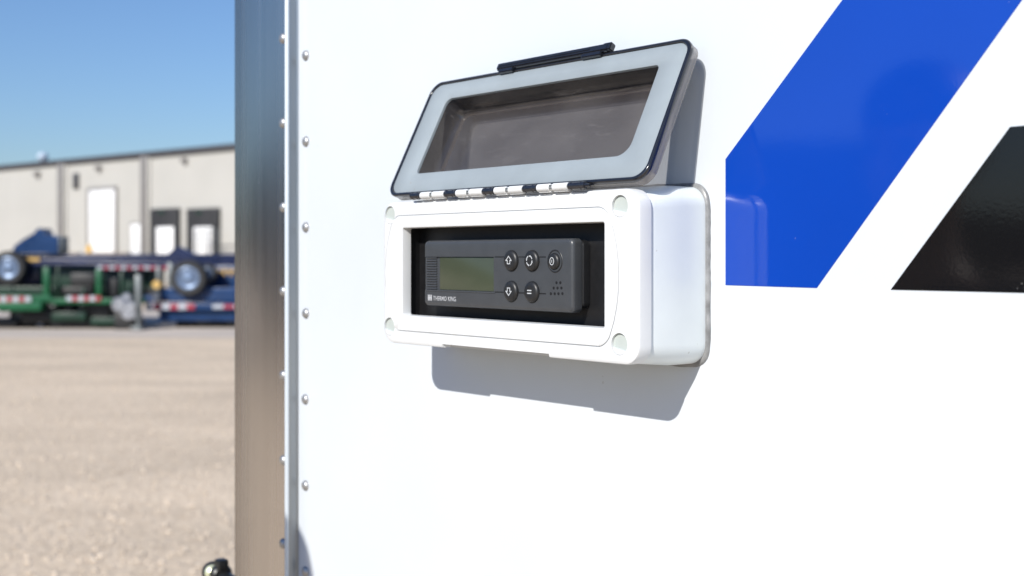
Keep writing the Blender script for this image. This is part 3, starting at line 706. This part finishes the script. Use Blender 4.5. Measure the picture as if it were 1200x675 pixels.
# upper navy trailer, stacked
g3, o3 = root('flatbed_trailer', 120, 26.4, 'long navy blue trailer stacked on top of the green and blue ones', 'trailer', TG)
P('deck_beam', [(-90, 297.5, 330, 303), (-90, 303, 330, 308)], 26.4, .3, 'navy', g3, o3)
P('lower_flange', [(34, 308, 330, 311.5)], 26.3, .5, 'navy', g3, o3)
P('cross_member', [(x, 300, x+4, 310) for x in range(-86, 320, 14)], 26.9, 1.2, 'navy', g3, o3)
P('rear_beam', [(-90, 298, 330, 309)], 28.1, .2, 'navy', g3, o3)
P('side_plate', [(-40, 309, 46, 334)], 26.5, .3, 'navy', g3, o3, .02)
tape(g3, o3, 114, 196, 312, 315.5, 26.28, 12)
P('tape_holder', [(112, 311.5, 198, 316.5)], 26.29, .1, 'navy', g3, o3, 0)
wheel(g3, G(12, 314, 26.1), (0, -1, 0), .37, .27, o3)
wheel(g3, G(-40, 314, 26.1), (0, -1, 0), .37, .27, o3)
b = bmesh.new()
pts = [(13, 297), (17, 288), (27, 280.5), (40, 273), (44, 267.5), (50, 267.5), (52, 275), (68, 278), (68, 297)]
loft(b, [[G(x, y, 26.3) for x, y in pts], [G(x, y, 26.3)+Vector((0, .5, 0)) for x, y in pts]], True, True)
fin('gooseneck', b, 'blue_paint', g3, o3)
P('gooseneck_edge', [(69, 277, 71, 298)], 26.3, .5, 'galv', g3, o3)
P('name_plate', [(28, 302, 46, 306)], 26.36, .03, 'gold', g3, o3, 0)
P('timber_strip', [(56, 295.5, 92, 297.4), (100, 295.8, 150, 297.4)], 26.5, .2, 'timber', g3, o3, 0)
b = bmesh.new(); pts = [(196, 298), (203, 292), (209, 289), (216, 292), (226, 297), (230, 298)]
loft(b, [[G(x, y, 26.4) for x, y in pts], [G(x, y, 26.4)+Vector((0, .2, 0)) for x, y in pts]], True, True)
fin('chain_bracket', b, 'navy', g3, o3)

# ================================================================ far wood to the left of the yard (seen in the glossy panels)
verts, faces = [], []
random.seed(11)
for k in range(60):
    x = -70+random.uniform(-9, 9); y = -90+k*2.6; hh = random.uniform(5.2, 7.6) if y > 4 else random.uniform(3.4, 4.8); r = random.uniform(2.4, 3.8)
    for j in range(420):
        d = Vector((random.gauss(0, 1), random.gauss(0, 1), random.gauss(0, 1))).normalized()*random.random()**.4
        c = Vector((x+d.x*r, y+d.y*r, hh*.52+d.z*hh*.48)); s = random.uniform(.25, .6)
        a = Vector((random.gauss(0, 1), random.gauss(0, 1), random.gauss(0, 1))).normalized(); b_ = a.orthogonal().normalized(); c_ = a.cross(b_)
        i0 = len(verts); verts += [tuple(c+b_*s), tuple(c+c_*s), tuple(c-b_*s), tuple(c-c_*s)]; faces.append((i0, i0+1, i0+2, i0+3))
me = bpy.data.meshes.new('far_wood'); me.from_pydata(verts, [], faces)
o = link('far_wood', me, 'leaf'); tag(o, 'dark green wood along the far side of the yard', 'trees', kind='stuff')

# ================================================================ box trailer parked to the left of the yard (seen in the metal post and stripes)
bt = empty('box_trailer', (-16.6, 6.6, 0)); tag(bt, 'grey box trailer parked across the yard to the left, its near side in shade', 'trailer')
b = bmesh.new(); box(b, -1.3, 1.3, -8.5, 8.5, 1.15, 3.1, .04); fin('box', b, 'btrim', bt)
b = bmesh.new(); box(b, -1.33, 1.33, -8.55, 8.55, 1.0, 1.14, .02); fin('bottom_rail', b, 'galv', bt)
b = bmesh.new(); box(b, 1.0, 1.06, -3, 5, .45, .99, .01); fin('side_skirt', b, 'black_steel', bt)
for y in (-6.9, -5.6):
    for x in (-1.0, 1.0): wheel(bt, (x, y, .51), (1, 0, 0), .51, .3)
for x in (-1, 1): b = bmesh.new(); box(b, x-.07, x+.07, 6.0, 6.14, 0, 1.0, .01); fin('landing_leg', b, 'galv', bt)

# ================================================================ PHOTOGRAPHER'S COMPANION (shows as reflection and shadow)
def skin(name, nodes, edges, m, parent, off, sub=2):
    me = bpy.data.meshes.new(name); me.from_pydata([tuple(Vector(n[0])) for n in nodes], edges, [])
    o = bpy.data.objects.new(name, me); COL.objects.link(o); o.modifiers.new('s', 'SKIN'); sm = o.modifiers.new('d', 'SUBSURF'); sm.levels = sub; sm.render_levels = sub
    for i, n in enumerate(nodes):
        r = n[1]; me.skin_vertices[0].data[i].radius = (r, r) if not isinstance(r, tuple) else r
    me.skin_vertices[0].data[0].use_root = True
    bpy.context.view_layer.update()
    nm = bpy.data.meshes.new_from_object(o.evaluated_get(bpy.context.evaluated_depsgraph_get())); bpy.data.objects.remove(o)
    return link(name, nm, m, parent, 180)
PX, PY = -.785, .61
PR = empty('person', (PX, PY, 0), math.atan2(sa, ca))     # local +x looks at the trailer
tag(PR, 'person in a dark shirt and jeans standing before the trailer, arms hanging', 'person')
hs = 1.85/1.80
def V(x, y, z): return (x*hs, y*hs, z*hs)
nodes = [(V(0, 0, .95), (.13, .10)), (V(0, 0, 1.15), (.125, .10)), (V(.0, 0, 1.36), (.15, .10)), (V(0, 0, 1.48), (.06, .055)), (V(.015, 0, 1.56), (.055, .055)), (V(.02, 0, 1.62), (.072, .085)), (V(.015, 0, 1.70), (.078, .095)), (V(.005, 0, 1.755), (.050, .060))]
edges = [(i, i+1) for i in range(7)]
for s in (1, -1):
    k = len(nodes)
    nodes += [(V(0, s*.17, 1.42), .058), (V(-.02, s*.215, 1.15), .042), (V(.05, s*.225, .92), .030), (V(.075, s*.225, .86), (.030, .018)),
              (V(0, s*.095, .88), .085), (V(.015, s*.105, .50), .058), (V(-.02, s*.11, .10), .040), (V(.03, s*.115, .045), (.038, .040)), (V(.15, s*.125, .032), (.04, .026))]
    edges += [(2, k), (k, k+1), (k+1, k+2), (k+2, k+3), (0, k+4), (k+4, k+5), (k+5, k+6), (k+6, k+7), (k+7, k+8)]
    for j, (dy, ln) in enumerate(((.018, .085), (.006, .095), (-.006, .088), (-.017, .070))):
        q = len(nodes); nodes += [(V(.085+dy, s*.228, .825), .009), (V(.09+dy, s*.224, .825-ln*.5), .008), (V(.085+dy, s*.214, .825-ln*.92), .007)]
        edges += [(k+3, q), (q, q+1), (q+1, q+2)]
    q = len(nodes); nodes += [(V(.105, s*.215, .845), .010), (V(.122, s*.208, .80), .009)]; edges += [(k+3, q), (q, q+1)]
bo = skin('body', nodes, edges, 'skin', PR, None)
nodes = [(V(0, 0, .93), (.155, .115)), (V(0, 0, 1.15), (.150, .118)), (V(.0, 0, 1.36), (.168, .115)), (V(0, 0, 1.455), (.085, .075))]; edges = [(0, 1), (1, 2), (2, 3)]
for s in (1, -1):
    k = len(nodes); nodes += [(V(0, s*.18, 1.42), .072), (V(-.015, s*.210, 1.22), .060)]; edges += [(2, k), (k, k+1)]
skin('shirt', nodes, edges, 'shirt', PR, None)
nodes = [(V(0, 0, .93), (.15, .11)), (V(0, 0, .99), (.145, .108))]; edges = [(0, 1)]
for s in (1, -1):
    k = len(nodes); nodes += [(V(0, s*.10, .86), .100), (V(.015, s*.108, .50), .074), (V(-.02, s*.112, .10), .060)]; edges += [(0, k), (k, k+1), (k+1, k+2)]
skin('trousers', nodes, edges, 'denim', PR, None)
b = bmesh.new(); bmesh.ops.create_uvsphere(b, u_segments=24, v_segments=16, radius=1)
for v in b.verts: v.co = Vector((-.008+v.co.x*.106, v.co.y*.088, 1.715+v.co.z*.088+(-.03 if v.co.z < 0 and v.co.x < .2 else 0)+(.03 if v.co.x > .6 and v.co.z < 0 else 0)))*hs
fin('hair', b, 'hair', PR)
for s in (1, -1):
    b = bmesh.new(); bmesh.ops.create_uvsphere(b, u_segments=12, v_segments=8, radius=.026)
    for v in b.verts: v.co = Vector((v.co.x*.6*hs+.012, s*.080*hs+v.co.y*.35, 1.655*hs+v.co.z*1.2))
    fin('ear', b, 'skin', PR)
    b = bmesh.new(); 
    for v in bmesh.ops.create_uvsphere(b, u_segments=12, v_segments=8, radius=.011)['verts']: v.co += Vector((.094*hs, s*.031, 1.668*hs))
    fin('eye', b, 'hair', PR)
    b = bmesh.new(); box(b, -.09, .19, s*.118-.05, s*.118+.05, 0, .035, .012); box(b, -.085, .08, s*.118-.045, s*.118+.045, .03, .10, .03); fin('shoe', b, 'rubber', PR)
b = bmesh.new(); lathe(b, (.095*hs, 0, 1.615*hs), (.35, 0, 1), [(.016, 0), (.018, .008), (.009, .05), (.005, .06)], 10); fin('nose', b, 'skin', PR)
b = bmesh.new(); box(b, .085, .100, -.022, .022, 1.592*hs, 1.604*hs, .004); fin('mouth', b, 'skin', PR)
